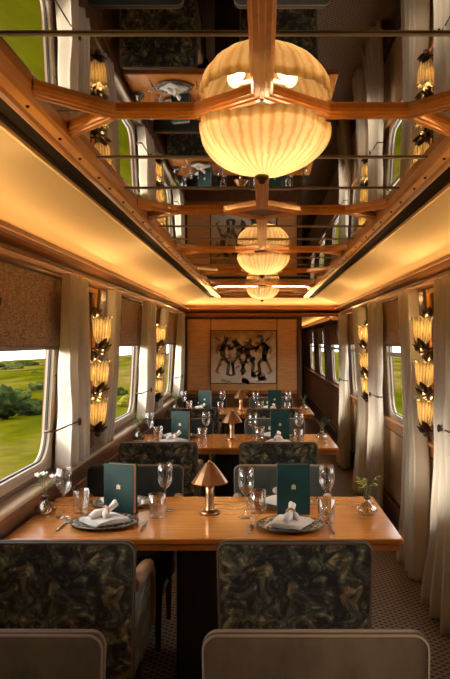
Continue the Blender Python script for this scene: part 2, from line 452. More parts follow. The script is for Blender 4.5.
# ------------------------------------------------------------------ layout constants
PITCH = 2.5
EYE = 1.55
Y0, YF = -1.5, 9.9            # carriage near end, far cornice lip
WIN_C = [3.2 + PITCH*k for k in range(-2, 3)]          # window centres in the saloon
WIN_R = [3.2 + PITCH*k for k in range(3, 6)]           # in the side corridor beyond the partition
PIL_C = [4.42 + PITCH*k for k in range(-2, 2)]         # sconce piers
HW = 0.55

# ------------------------------------------------------------------ setting: floor, walls
mb = MB(); mb.box((0, 8.9, -0.02), (2.5, 20.8, 0.04))
tag(mb.build('floor', 'carpet_weave'), 'brown carpet with a small woven lattice along the aisle', 'floor', kind='structure')

def side_wall(s, name, lower_x, y_end, wins):
    mb = MB()
    xo = 1.165
    def bx(x0, x1, y0, y1, z0, z1): mb.box((s*(x0+x1)/2, (y0+y1)/2, (z0+z1)/2), (abs(x1-x0), y1-y0, z1-z0))
    bx(lower_x, xo, Y0, y_end, 0.0, 0.83)
    bx(1.125, xo, Y0, y_end, 0.83, 0.90)
    bx(1.125, xo, Y0, y_end, 1.82, 2.20)
    ed = [Y0] + [e for c in wins for e in (c-HW-0.03, c+HW+0.03)] + [y_end]
    for i in range(0, len(ed), 2):
        if ed[i+1] - ed[i] > 0.02: bx(1.125, xo, ed[i], ed[i+1], 0.90, 1.82)
    o = mb.build(name, 'dark_wood', tilt=s)
    tag(o, None, 'wall', kind='structure')
    return o
wins_l = [c for c in WIN_C if c - HW > Y0]
wins_r = wins_l + WIN_R
wall_l = side_wall(-1, 'wall_left', 1.064, 10.1, wins_l); wall_l['label'] = 'dark wood left side wall of the dining car with windows'
wall_r = side_wall(1, 'wall_right', 1.12, 19.3, wins_r); wall_r['label'] = 'right side wall of the dining car with tan wood panels under windows'

# sills
mb = MB(); mb.box((-1.097, (Y0+10.0)/2, 0.84), (0.105, 10.0-Y0, 0.026), 0.006); mb.build('window_sill', 'sill_wood', wall_l)
mb = MB(); mb.box((-1.058, (Y0+10.0)/2, 0.812), (0.012, 10.0-Y0, 0.03), 0.004); mb.build('sill_moulding', 'fascia_wood', wall_l)
mb = MB(); mb.box((1.105, (Y0+19.2)/2, 0.885), (0.07, 19.2-Y0, 0.024), 0.006); mb.box((1.112, (Y0+19.2)/2, 0.83), (0.03, 19.2-Y0, 0.07), 0.008)
mb.build('window_sill', 'cornice_wood', wall_r)
mb = MB(); mb.box((1.112, (Y0+19.2)/2, 0.10), (0.03, 19.2-Y0, 0.2), 0.006)
mb.build('skirting', 'dark_wood', wall_r)
mb = MB(); mb.box((-1.058, (Y0+10)/2, 0.06), (0.012, 10-Y0, 0.12), 0.003); mb.build('skirting', 'dark_wood', wall_l)
# tan panels below the right windows, one by one
me = MB().box((0, 0, 0), (0.014, 0.265, 0.55), 0.005).mesh('wainscot_panel', 'panel_wood')
y = Y0 + 0.15
while y < 19.0:
    inst('wainscot_panel', me, wall_r, (1.115, y, 0.505)); y += 0.2775
me = MB().box((0, 0, 0), (0.010, 0.60, 0.56), 0.004).mesh('wainscot_panel', 'fascia_wood')
y = Y0 + 0.35
while y < 9.9:
    inst('wainscot_panel', me, wall_l, (-1.060, y, 0.45)); y += 0.62

# piers: upright posts and a smoked mirror panel in a gilt frame behind each sconce
def pier(s, c, parent):
    for e in (-0.26, 0.26):
        mb = MB(); mb.box((s*1.115, c+e, 1.37), (0.036, 0.05, 1.02), 0.006); mb.build('post', 'fascia_wood', parent, tilt=s)
    mb = MB(); mb.box((s*1.121, c, 1.40), (0.012, 0.36, 0.92)); mb.build('mirror_panel', 'smoked_mirror', parent, tilt=s)
    mb = MB()
    for (cy, cz, dy, dz) in ((c-0.19, 1.40, 0.03, 0.96), (c+0.19, 1.40, 0.03, 0.96), (c, 1.865, 0.35, 0.03), (c, 0.935, 0.35, 0.03)):
        mb.box((s*1.113, cy, cz), (0.022, dy, dz), 0.005)
    mb.build('gilt_frame', 'gold_wood', parent, tilt=s)
for c in PIL_C:
    pier(-1, c, wall_l); pier(1, c, wall_r)

# windows
def window(n, s, c, label):
    root = empty('window_%d' % n, (s*1.15, c, 0.94))
    tag(root, label, 'window', kind='structure')
    W, H = 2*HW, 0.86
    inner = rrect(W, H, 0.13, 7)
    def ring(k_in, x, sx=0.0):
        return [(x, p[0], p[1] + 0.43) for p in k_in]
    outer = []
    for p in inner:
        sc = max(abs(p[0])/(W/2+0.055), abs(p[1])/(H/2+0.05))
        outer.append((p[0]/sc, p[1]/sc))
    small = [(p[0]*0.985, p[1]*0.98) for p in inner]
    def tl(x, z): return s*(x - TILT*max(0, z+0.94-0.85))
    def R(pts, x): x = 1.106 + (x-1.106)*0.45; return [(tl(x-1.15, p[1]+0.43), p[0], p[1]+0.43) for p in pts]
    mb = MB(); rings = [R(outer, 1.135), R(outer, 1.112), R([(p[0]*1.035, p[1]*1.045) for p in inner], 1.106), R(inner, 1.116), R(inner, 1.205), R(outer, 1.205), R(outer, 1.135)]
    mb.loft(rings, True, False, False); fr = mb.build('window_frame', 'cream_metal', root)
    mb = MB(); mb.loft([R(inner, 1.150), R(small, 1.150), R(small, 1.175), R(inner, 1.175), R(inner, 1.150)], True, False, False); mb.build('gasket', 'gasket', root)
    mb = MB(); mb.loft([R(inner, 1.160), R(inner, 1.164)], True, True, False); mb.build('pane', 'window_glass', root)
    # screws on the frame
    me = MB().ball((0, 0, 0), 0.006, 6, 4).mesh('screw', 'screw_dark')
    for yy in (-HW-0.028, HW+0.028):
        for zz in (0.15, 0.43, 0.70):
            inst('screw', me, fr, (tl(-0.042, zz), yy, zz))
    # opening vent bar across the glass
    if s > 0:
        mb = MB(); mb.box((tl(-0.025, 0.50), 0, 0.50), (0.016, W*0.985, 0.035), 0.004); mb.build('vent_bar', 'cream_metal', root)
    return root
ordn = {0: 'nearest window, beside the first velvet chairs', 1: 'window beside the nearest table', 2: 'window beside the middle table', 3: 'window beside the farthest table'}
n = 1
for s, nm in ((-1, 'left'), (1, 'right')):
    for k, c in enumerate(wins_l):
        window(n, s, c, 'round-cornered %s wall %s' % (nm, {0: 'train window behind the camera end', 1: 'train window closest to the camera', 2: 'train window by the nearest dining table', 3: 'train window by the middle dining table', 4: 'train window by the farthest dining table'}[k + 5 - len(wins_l)])); n += 1
for k, c in enumerate(WIN_R):
    window(n, 1, c, ['first', 'second', 'third'][k] + ' train window along the corridor past the partition'); n += 1

# ------------------------------------------------------------------ ceiling: cornice lips, cove, border, rails, mirrors, beams
def sweep_room(prof, name, mat, parent=None, end=8.9, smooth=False):
    """prof: list of (half width a, z); swept left side, mitred across the far end, back along the right side"""
    rings = []
    for (f) in (lambda a: (-a, Y0), lambda a: (-a, end + a), lambda a: (a, end + a), lambda a: (a, Y0)):
        rings.append([(*f(a), z) for a, z in prof])
    mb = MB(); mb.loft(rings, True, True, smooth)
    return mb.build(name, mat, parent)
# cove (a closed shell with a little thickness) is the ceiling's own mesh
cove = [(1.20, 1.96), (1.125, 2.005)] + [(1.125 - 0.42*f, 2.005 + 0.119*(f**0.62)) for f in [k/16 for k in range(1, 17)]] + [(0.695, 2.120), (0.690, 2.121)]
ceil = sweep_room(cove + [(0.66, 2.20), (1.20, 2.20)], 'ceiling', 'cove_paint', smooth=False)
tag(ceil, 'cream cove ceiling washed by warm strip light around mirror panels', 'ceiling', kind='structure')
lip = sweep_room([(1.0, 1.995), (0.992, 1.985), (0.998, 1.972), (1.012, 1.962), (1.03, 1.958), (1.06, 1.955), (1.13, 1.955), (1.13, 1.975), (1.03, 1.98), (1.015, 1.995)], 'trim_1', 'cornice_wood')
tag(lip, 'moulded wood cornice lip hiding the cove light', 'cornice', kind='structure')
rail = sweep_room([(1.04, 1.932), (1.032, 1.92), (1.036, 1.90), (1.044, 1.888), (1.13, 1.884), (1.13, 1.936)], 'trim_2', 'cornice_wood')
tag(rail, 'polished wood rail under the cornice above blinds', 'rail', kind='structure')
brd = sweep_room([(0.692, 2.132), (0.684, 2.128), (0.676, 2.132), (0.672, 2.140), (0.605, 2.140), (0.60, 2.15), (0.692, 2.15)], 'ceiling_border', 'border_dark', ceil)
def frame_rail(prof, nm):
    return sweep_room(prof, nm, 'gold_wood', ceil)
r1 = frame_rail([(0.612, 2.137), (0.610, 2.118), (0.602, 2.114), (0.592, 2.116), (0.586, 2.124), (0.578, 2.116), (0.548, 2.114), (0.538, 2.120), (0.536, 2.15), (0.612, 2.15)], 'frame_rail')
me = MB().ball((0, 0, 0), 0.0055, 6, 4).mesh('screw', 'screw_dark')
BEAMS = [1.88 + 1.42*k for k in range(-2, 6)]
for s in (-1, 1):
    for b_ in BEAMS[1:]:
        for e in (-0.62, -0.36, -0.14, 0.14, 0.36, 0.62):
            if 0.6 < b_+e < 9.2: inst('screw', me, r1, (s*0.563, b_+e, 2.1135))
# mirror panels with joints
PAN = 1.42/3
joints = []
y = BEAMS[0] - PAN
edges = [Y0]
while y < YF - 0.5:
    if y > Y0 + 0.05: edges.append(y)
    y += PAN
edges.append(9.44)
for i in range(len(edges)-1):
    mb = MB(); mb.box((0, (edges[i]+edges[i+1])/2, 2.151), (1.09, edges[i+1]-edges[i]-0.006, 0.008), 0.002)
    mb.build('mirror_panel', 'mirror', ceil)
for e in edges[1:-1]:
    if min(abs(e-b_) for b_ in BEAMS) < 0.05: continue
    mb = MB(); mb.box((0, e, 2.1445), (1.08, 0.010, 0.005), 0.002)
    mb.build('joint_strip', 'joint_metal', ceil)
mb = MB(); mb.box((0, (Y0+9.44)/2, 2.19), (1.3, 9.44-Y0, 0.02)); mb.build('ceiling_board', 'black', ceil)
# beam lattice
def beam_seg(p0, p1, mbx, wd=0.052):
    p0 = Vector(p0); p1 = Vector(p1); d = (p1-p0); L = d.length; d.normalize(); nrm = Vector((-d.y, d.x, 0))
    prof = [(-wd/2, 2.147), (-wd/2, 2.137), (-wd*0.38, 2.135), (-wd*0.34, 2.130), (-wd*0.14, 2.1295), (-wd*0.10, 2.126), (wd*0.10, 2.126), (wd*0.14, 2.1295), (wd*0.34, 2.130), (wd*0.38, 2.135), (wd/2, 2.137), (wd/2, 2.147)]
    e = 0.008
    mbx.loft([[tuple((p0-d*e).xy + nrm.xy*a) + (z,) for a, z in prof], [tuple((p1+d*e).xy + nrm.xy*a) + (z,) for a, z in prof]], True, True, False)
DY, DX, JX = 0.15, 0.165, 0.385
def seg_obj(p0, p1, nm='ceiling_beam'):
    mb = MB(); beam_seg(p0, p1, mb); mb.build(nm, 'beam_wood', ceil)
for i, b_ in enumerate(BEAMS):
    for s in (-1, 1):
        seg_obj((0, b_-DY, 0), (s*DX, b_, 0)); seg_obj((0, b_+DY, 0), (s*DX, b_, 0))
        seg_obj((s*DX, b_, 0), (s*JX, b_, 0))
        seg_obj((s*JX, b_, 0), (s*0.545, b_-0.17, 0)); seg_obj((s*JX, b_, 0), (s*0.545, b_+0.17, 0))
    y1 = BEAMS[i+1]-DY if i+1 < len(BEAMS) else 9.42
    seg_obj((0, b_+DY, 0), (0, y1, 0))
    mb = MB(); mb.prism([(0, b_-DY+0.03), (DX-0.035, b_), (0, b_+DY-0.03), (-DX+0.035, b_)], 'z', 2.137, 2.146); mb.build('diamond_boss', 'dark_wood', ceil)

# ------------------------------------------------------------------ far partition, near end wall and side corridor
pw = empty('wall_far', (0, 10.0, 0)); tag(pw, 'tan wood partition wall at the far end behind the painting', 'wall', kind='structure')
mb = MB(); mb.box((-0.30, 0.03, 0.98), (1.70, 0.05, 1.96)); mb.build('partition_core', 'dark_wood', pw)
for x0, x1 in ((-1.03, -0.71), (-0.70, 0.20), (0.21, 0.48)):
    mb = MB(); mb.box(((x0+x1)/2, 0.0, 1.36), (x1-x0, 0.014, 0.98), 0.004); mb.build('wall_panel', 'wall_wood', pw)
mb = MB(); mb.box((-0.27, -0.005, 0.845), (1.56, 0.035, 0.05), 0.008); mb.build('dado_rail', 'cornice_wood', pw)
for x0, x1 in ((-1.03, -0.71), (-0.70, 0.20), (0.21, 0.48)):
    mb = MB(); mb.box(((x0+x1)/2, 0.0, 0.46), (x1-x0, 0.014, 0.70), 0.004); mb.build('wall_panel', 'fascia_wood', pw)
mb = MB(); mb.box((0.51, 0.0, 0.98), (0.06, 0.06, 1.96), 0.008); mb.box((-0.27, -0.004, 1.90), (1.56, 0.03, 0.09), 0.006); mb.build('partition_trim', 'dark_wood', pw)
mb = MB(); mb.box((0.82, 0.05, 1.955), (0.62, 0.10, 0.06), 0.006); mb.build('corridor_lintel', 'cornice_wood', pw)

mb = MB(); mb.box((0.51, 14.65, 1.0), (0.06, 9.3, 2.0)); mb.build('wall_corridor', 'dark_wood')
tag(bpy.data.objects['wall_corridor'], 'dark wood inner wall of the side corridor', 'wall', kind='structure')
mb = MB(); mb.box((0.88, 19.28, 1.0), (0.8, 0.05, 2.0)); tag(mb.build('wall_corridor_end', 'dark_wood'), 'dark far end of the side corridor', 'wall', kind='structure')
mb = MB(); mb.box((0.86, 14.65, 1.95), (0.76, 9.3, 0.03)); tag(mb.build('ceiling_corridor', 'cove_paint'), 'low cream ceiling over the side corridor', 'ceiling', kind='structure')
mb = MB(); mb.prism([(0.95, 1.862), (0.945, 1.845), (0.97, 1.83), (1.14, 1.825), (1.14, 1.84), (0.97, 1.845), (0.96, 1.862)], 'y', 10.1, 19.2); tag(mb.build('trim_3', 'cornice_wood'), 'slim wood lip along the corridor ceiling', 'cornice', kind='structure')
mb = MB(); mb.box((0, Y0-0.03, 1.1), (2.6, 0.06, 2.2)); tag(mb.build('wall_near', 'dark_wood'), 'dark wood end wall behind the camera', 'wall', kind='structure')

# ------------------------------------------------------------------ blinds
def blind(s, c, label, z0=1.516, z1=1.875):
    root = empty('roller_blind', (0, 0, 0)); tag(root, label, 'blind', 'woven roller blinds over the windows')
    mb = MB(); mb.box((s*1.100, c, (z0+z1)/2), (0.004, 1.21, z1-z0)); mb.build('blind_cloth', 'blind_cloth', root, tilt=s)
    mb = MB(); mb.box((s*1.099, c, z0), (0.014, 1.21, 0.02), 0.004); mb.build('hem_bar', 'fascia_wood', root, tilt=s)
    mb = MB(); mb.tube([(s*1.10, c-0.61, z1+0.004), (s*1.10, c+0.61, z1+0.004)], 0.012, 8); mb.build('roller', 'dark_wood', root, tilt=s)
    # small dark woven crest
    mb = MB(); zc = (z0+z1)/2 + 0.02; x0, x1 = s*1.0965, s*1.0985
    def poly(pts): mb.prism([(c - 0.33 + a, zc + b) for a, b in pts], 'x', x0, x1)
    poly([(-0.035, -0.05), (0.035, -0.05), (0.042, -0.038), (-0.042, -0.038)])
    poly([(-0.012, -0.036), (0.012, -0.036), (0.016, 0.0), (0.0, 0.03), (-0.016, 0.0)])
    for q in (-1, 1):
        poly([(q*0.014, -0.034), (q*0.05, -0.02), (q*0.055, 0.012), (q*0.035, 0.004), (q*0.03, 0.03), (q*0.018, 0.004)])
    poly([(-0.014, 0.034), (0.014, 0.034), (0.02, 0.058), (0.006, 0.046), (0.0, 0.062), (-0.006, 0.046), (-0.02, 0.058)])
    mb.build('crest', 'emblem_dark', root, tilt=s)
where = {0: 'behind the camera end', 1: 'nearest the camera', 2: 'beside the nearest table', 3: 'beside the middle table', 4: 'beside the farthest table'}
for s, nm in ((-1, 'left'), (1, 'right')):
    for k, c in enumerate(wins_l):
        blind(s, c, 'brown woven roller blind on the %s window %s' % (nm, where[k + 5 - len(wins_l)]))
for k, c in enumerate(WIN_R):
    blind(1, c, 'reddish-brown roller blind on the %s corridor window' % ['first', 'second', 'third'][k], 1.50, 1.80)

# ------------------------------------------------------------------ curtains
def curtain(s, spec, z_bot, label, folds=6, hold=None, amp=0.022, xb=1.078, seed=0):
    """spec: list of (z, y0, y1, x) from top to bottom, x = distance from the centreline before the wall's tilt"""
    rnd = random.Random(seed)
    ph = rnd.uniform(0, 6)
    rows = []
    nv, nu = 34, 60
    zt = spec[0][0]
    for j in range(nv+1):
        z = zt + (z_bot - zt)*j/nv
        for a, b in zip(spec, spec[1:]):
            if a[0] >= z >= b[0] - 1e-6:
                f = (a[0]-z)/(a[0]-b[0]); f = f*f*(3-2*f)
                y0 = a[1]+(b[1]-a[1])*f; y1 = a[2]+(b[2]-a[2])*f; x = a[3]+(b[3]-a[3])*f
                break
        g = (zt - z)/(zt - z_bot)
        row = []
        for i in range(nu+1):
            u = i/nu
            w1 = math.sin(2*PI*folds*u + ph + 0.8*math.sin(2.2*g + ph)); w2 = math.sin(2*PI*(folds*0.47)*u + 1.7*ph + g*1.5)
            am = amp*(0.8+0.45*g)
            row.append((s*(x - am*(w1*0.75+w2*0.45) - TILT*max(0, z-0.85)), y0+(y1-y0)*u + 0.012*w2*g, z))
        rows.append(row)
    root = empty('curtain', (0, 0, 0)); tag(root, label, 'curtain', 'cream curtains along both walls')
    mb = MB(); mb.loft(rows, False, False, True); o = mb.build('drape', 'curtain_cloth', root)
    md = o.modifiers.new('thick', 'SOLIDIFY'); md.thickness = 0.004; md.offset = 0
    if hold:
        y0, y1, z, x = hold
        mb = MB(); mb.tube([(s*x, y0, z), (s*x, y1, z)], 0.0045, 8)
        mb.tube([(s*x, y0, z), (s*(x+0.05), y0-0.005, z)], 0.006, 8)
        pts = [(s*(x-0.012), y1+0.017*math.cos(a), z+0.017*math.sin(a)) for a in [2*PI*k/14 for k in range(14)]]
        mb.tube(pts, 0.005, 6, closed=True); mb.ball((s*(x-0.014), y1, z), 0.008)
        mb.build('holdback', 'bronze', root)
    return root
cname = {-2: 'beside the camera', -1: 'beside the camera', 0: 'beyond the nearest table', 1: 'beyond the middle table', 2: 'at the far end'}
for k, base in enumerate([4.53 + PITCH*j for j in range(-2, 3)]):
    j = k - 2
    for s, nm in ((-1, 'left'), (1, 'right')):
        far = {-2: 'pier behind the camera', -1: 'pier level with the first velvet chairs', 0: 'pier past the nearest table', 1: 'pier past the middle table', 2: 'corner by the far partition'}[j]
        if s < 0:
            a = [(1.885, base-0.95, base-0.52, 1.035), (1.45, base-0.90, base-0.44, 1.035), (1.12, base-0.80, base-0.42, 1.035), (0.875, base-0.74, base-0.34, 1.045)]
            b = [(1.885, base+0.17, base+0.42, 1.035), (1.4, base+0.17, base+0.38, 1.035), (1.12, base+0.16, base+0.35, 1.035), (0.875, base+0.16, base+0.36, 1.045)]
            zb = 0.875; hold = (base-1.08, base-0.66, 1.12, 0.985); hold2 = None
        else:
            a = [(1.885, base-0.95, base-0.52, 1.035), (1.35, base-0.86, base-0.46, 1.03), (1.08, base-0.78, base-0.44, 1.025), (0.5, base-0.82, base-0.34, 1.02), (0.015, base-0.86, base-0.20, 1.00)]
            b = [(1.885, base+0.15, base+0.48, 1.035), (1.35, base+0.15, base+0.43, 1.03), (1.08, base+0.15, base+0.40, 1.025), (0.5, base+0.12, base+0.46, 1.02), (0.015, base+0.08, base+0.54, 1.00)]
            zb = 0.015; hold = (base-0.95, base-0.62, 1.08, 0.965); hold2 = None
        if base - 0.96 > Y0:
            curtain(s, a, zb, 'cream curtain on the near side of the %s %s' % (nm, far), hold=hold, seed=k*7+(s > 0), amp=0.046 if s > 0 else 0.034)
        if j < 2 and base + 0.2 > Y0:
            curtain(s, b, zb, 'cream curtain on the far side of the %s %s' % (nm, far), hold=hold2, seed=k*7+3+(s > 0), amp=0.046 if s > 0 else 0.034)

# ------------------------------------------------------------------ sconces
def make_shade_mesh():
    prof = [(0.010, -0.088), (0.036, -0.082), (0.052, -0.062), (0.060, -0.03), (0.063, 0.01), (0.065, 0.05), (0.070, 0.070), (0.080, 0.082)]
    def rip(r, z, a):
        t_ = (z+0.088)/0.173
        return r*(1 + 0.05*math.sin(14*a+6*t_) + 0.05*t_**3*math.sin(7*a)), z + 0.010*t_**3*math.sin(7*a+0.6)
    mb = MB(); mb.lathe(prof, 60, ripple=rip); mb.lathe([(r*0.93, z+0.002) for r, z in prof], 60, ripple=rip)
    return mb.mesh('glass_shade', 'sconce_glass')
SH = make_shade_mesh()
def leaf_pts(L, wd, bend):
    return L, wd, bend
def add_leaf(mb, base, dirv, L, wd, curl=0.3, n=5):
    d = Vector(dirv).normalized(); side = d.cross(Vector((0, 0.3, 1)));
    if side.length < 0.1: side = d.cross(Vector((1, 0, 0)))
    side.normalize(); nrm = side.cross(d)
    L_, R_ = [], []
    top, bot = [], []
    for k in range(n+1):
        t_ = k/n; wv = wd*math.sin(PI*min(0.98, t_*0.9+0.08))
        c = Vector(base) + d*(L*t_) + nrm*(curl*L*t_*t_)
        top.append([c - side*wv, c + nrm*wv*0.25, c + side*wv, c - nrm*0.0015])
    mb.loft([[tuple(p) for p in r] for r in top], True, True, True)
LEAF = MB()
for sx in (-1, 1):
    add_leaf(LEAF, (0, sx*0.006, 0), (0.03*1, sx*0.5, 0.9), 0.075, 0.014, 0.15)
    add_leaf(LEAF, (0.006, sx*0.01, 0), (0.25, sx*0.9, 0.35), 0.055, 0.012, 0.2)
add_leaf(LEAF, (0.008, 0, 0.0), (0.35, 0.0, 0.8), 0.06, 0.012, 0.1)
LEAF.ball((0.012, 0, 0.0), 0.014)
LEAFM = LEAF.mesh('leaf_spray', 'bronze')
SCONCE_W = 4.4
def sconce(s, c, label, lit=True):
    xw = 1.108 - TILT*0.55
    root = empty('wall_sconce', (s*xw, c, 1.37), 0 if s < 0 else PI); tag(root, label, 'wall lamp', 'triple glass sconces on the piers')
    tl = TILT
    mb = MB(); mb.box((0.008, 0, 0), (0.012, 0.06, 0.74), 0.004); mb.tube([(0.02, 0, -0.33), (0.02, 0, 0.36)], 0.008, 8); mb.build('back_stem', 'bronze', root)
    for k, z in enumerate((0.245, -0.02, -0.255)):
        x = 0.088 - 0.0*tl
        dx = tl*z
        sh = inst('glass_shade', SH, root, (x+dx, 0, z)); sh.scale = (0.84, 0.84, 0.95)
        sh2 = MB(); sh2.tube([(0.02, 0, z-0.11), (0.06+dx, 0, z-0.115), (x+dx, 0, z-0.09)], 0.007, 6); sh2.lathe([(0.0, -0.004), (0.022, 0), (0.018, 0.012), (0.03, 0.018)], 12, (x+dx, 0, z-0.10)); sh2.build('bracket', 'bronze', root)
        bb = MB(); bb.ball((0, 0, 0), 0.014, 8, 6, sc=(1, 1, 1.5)); bo = bb.build('bulb', 'bulb', sh, (0, 0, -0.02))
        inst('leaf_spray', LEAFM, root, (0.05+dx, 0, z+0.075), (0, 0, 0)).scale = (1.3, 1.3, 1.0)
        inst('leaf_spray', LEAFM, root, (0.075+dx, 0, z-0.120), (0, 0.6, 0)).scale = (1.5, 1.5, 1.3)
        l = bpy.data.lights.new('sconce_bulb', 'POINT'); l.energy = SCONCE_W; l.color = (1.0, 0.66, 0.30); l.shadow_soft_size = 0.02
        lo = bpy.data.objects.new('bulb_light', l); COL.objects.link(lo); lo.parent = sh; lo.location = (0, 0, 0.015)
for k, c in enumerate(PIL_C):
    if c < 1.0: continue
    far = {1: 'level with the first velvet chairs', 2: 'just past the nearest table', 3: 'just past the middle table'}[k]
    sconce(-1, c, 'three-shade tulip glass wall lamp, left pier %s' % far)
    sconce(1, c, 'three-shade tulip glass wall lamp, right pier %s' % far)

# ------------------------------------------------------------------ chandeliers
def bowl_mesh():
    R, Hh = 0.168, 0.117
    prof = []
    for k in range(13):
        a = PI/2*k/12
        prof.append((max(0.012, R*math.sin(a)**0.9 if k else 0.012), -Hh*math.cos(a)**1.15))
    prof.append((R*1.0, 0.012)); prof.append((R*0.975, 0.012)); prof.append((R*0.965, -0.01))
    def rip(r, z, a):
        t_ = min(1, r/R)
        sw = a*22 + 5.0*(1-t_) + 0.9*math.sin(3*a)
        return r*(1 + 0.026*t_*math.sin(sw)) + 0.004*t_*math.sin(5*a+1), z + 0.004*t_*math.sin(4*a)
    mb = MB(); mb.lathe(prof, 132, ripple=rip)
    return mb.mesh('glass_bowl', 'chandelier_glass')
BOWL = bowl_mesh()
CH_W = 0.30
for i, (b_, lab) in enumerate(((1.88, 'largest ribbed amber glass bowl lamp on the ceiling, closest to the camera'), (1.88+2.84, 'middle one of three ribbed amber glass bowl ceiling lamps'), (1.88+5.68, 'smallest and farthest ribbed amber glass bowl ceiling lamp'))):
    root = empty('ceiling_lamp', (0, b_, 2.093)); tag(root, lab, 'ceiling lamp', 'amber glass bowl lamps along the mirror ceiling')
    bw = inst('glass_bowl', BOWL, root, (0.006, 0, 0.004))
    mb = MB(); mb.lathe([(0.0, -0.137), (0.008, -0.134), (0.010, -0.127), (0.017, -0.123), (0.019, -0.116), (0.010, -0.11)], 16); mb.build('finial', 'bronze', root)
    mb = MB(); mb.tube([(0, 0, -0.12), (0, 0, 0.04)], 0.006, 8); mb.lathe([(0.0, 0.022), (0.045, 0.022), (0.05, 0.040), (0.0, 0.042)], 20); mb.build('stem', 'bronze', root)
    for k in range(3):
        a = 2*PI*k/3 + 0.5
        bb = MB(); bb.ball((0.085*math.cos(a), 0.085*math.sin(a), -0.045), 0.020, 10, 8, sc=(1, 1, 1.2)); bb.tube([(0, 0, -0.03), (0.08*math.cos(a), 0.08*math.sin(a), -0.03)], 0.005, 6)
        bo = bb.build('bulb', 'bulb', root)
        l = bpy.data.lights.new('chandelier_bulb', 'POINT'); l.energy = CH_W; l.color = (1.0, 0.70, 0.36); l.shadow_soft_size = 0.019
        lo = bpy.data.objects.new('bulb_light', l); COL.objects.link(lo); lo.parent = root; lo.location = (0.07*math.cos(a+1), 0.07*math.sin(a+1), -0.032)

# ------------------------------------------------------------------ tables
T_FRONT = [2.93, 5.43, 7.93]
TNAME = ['nearest', 'middle', 'farthest']
TZ = 0.75
TX0, TX1 = -1.049, 0.573
def table(i, yf):
    root = empty('dining_table', ((TX0+TX1)/2, yf+0.4, 0)); tag(root, 'polished orange-brown wooden dining table, %s of the three' % TNAME[i], 'table', 'long wooden tables set for dinner')
    W = TX1-TX0
    mb = MB(); mb.box((0, 0, TZ-0.012), (W, 0.80, 0.024), 0.004); mb.build('tabletop', 'table_wood', root)
    mb = MB(); mb.box((-0.006, 0, TZ-0.038), (W-0.02, 0.785, 0.026), 0.003); mb.build('edge_band', 'cornice_wood', root)
    mb = MB(); mb.box((-0.03, 0.02, 0.365), (0.19, 0.56, 0.65), 0.012); mb.build('pedestal', 'black_wood', root)
    mb = MB(); mb.box((-0.03, 0.02, 0.022), (0.20, 0.60, 0.036), 0.008); mb.build('foot', 'black_wood', root)
    mb = MB(); mb.box((-W/2+0.30, 0, TZ-0.07), (0.5, 0.05, 0.04), 0.004); mb.build('wall_bracket', 'leg_wood', root)
for i, yf in enumerate(T_FRONT): table(i, yf)

# ------------------------------------------------------------------ chairs
CH_TOP = 0.845
def make_chair():
    root = empty('dining_chair')
    Wd, z0, z1 = 0.55, 0.30, CH_TOP
    def outline(k, y, zc=0.0, rec=0.0, wsc=1.0):
        pts = []
        for px, pz in rrect((Wd-2*k)*wsc, (z1-z0-2*k), 0.035, 6):
            z = (z0+z1)/2+pz
            pts.append((px*(0.96+0.04*(z-z0)/(z1-z0)), y - 0.10*(z-0.5)*0.0 - rec*(z-z0), z))
        return pts
    rec = 0.03
    mb = MB(); mb.loft([outline(0.008, -0.287, rec=rec), outline(0.0, -0.279, rec=rec), outline(0.0, -0.258, rec=rec), outline(0.006, -0.251, rec=rec), outline(0.03, -0.248, rec=rec), outline(0.10, -0.245, rec=rec)], True, True, True)
    back = mb.build('backrest', 'velvet', root)
    mb = MB(); mb.loft([outline(0.007, -0.286, rec=rec), outline(0.010, -0.291, rec=rec), outline(0.03, -0.294, rec=rec)], True, True, True); mb.build('outer_panel', 'floral_fabric', root)
    mb = MB(); mb.tube(outline(0.004, -0.287, rec=rec), 0.0045, 6, closed=True); mb.tube(outline(0.003, -0.254, rec=rec), 0.0035, 6, closed=True); mb.build('piping', 'piping', back)
    mb = MB()
    mb.loft([[(p[0], p[1], z) for p in rrect(a, b, 0.06, 4)] for a, b, z in ((0.46, 0.44, 0.34), (0.48, 0.46, 0.36), (0.48, 0.46, 0.42), (0.45, 0.43, 0.455), (0.36, 0.34, 0.465))], True, True, True, Matrix.Translation((0, 0.03, 0)))
    mb.build('seat', 'velvet', root)
    mb = MB(); mb.box((0, 0.02, 0.31), (0.46, 0.44, 0.06), 0.01); mb.build('seat_frame', 'leg_wood', root)
    for s in (-1, 1):
        mb = MB()
        path = [(-0.23, 0.67), (-0.10, 0.655), (0.04, 0.645), (0.13, 0.63), (0.175, 0.585), (0.18, 0.50), (0.165, 0.38)]
        rings = []
        for k, (py, pz) in enumerate(path):
            q = path[min(k+1, len(path)-1)]; p_ = path[max(k-1, 0)]
            ty, tz = q[0]-p_[0], q[1]-p_[1]; L = math.hypot(ty, tz); ny, nz = -tz/L, ty/L
            rings.append([(s*(0.252+a), py+ny*b_, pz+nz*b_) for a, b_ in rrect(0.05, 0.055, 0.02, 3)])
        mb.loft(rings, True, True, True); mb.build('armrest', 'arm_velvet', root)
        mb = MB(); mb.box((s*0.250, -0.03, 0.49), (0.022, 0.40, 0.30), 0.006); mb.build('side_panel', 'floral_fabric', root)
        for y in (-0.21, 0.20):
            mb = MB(); mb.loft([[(s*0.20+a*k, y+b_*k, z) for a, b_ in ((-0.02, -0.02), (0.02, -0.02), (0.02, 0.02), (-0.02, 0.02))] for k, z in ((0.6, 0.0), (1.0, 0.30))], True, True, False); mb.build('leg', 'leg_wood', root)
    return root
proto = make_chair(); used = False; proto2 = copy_tree(proto)
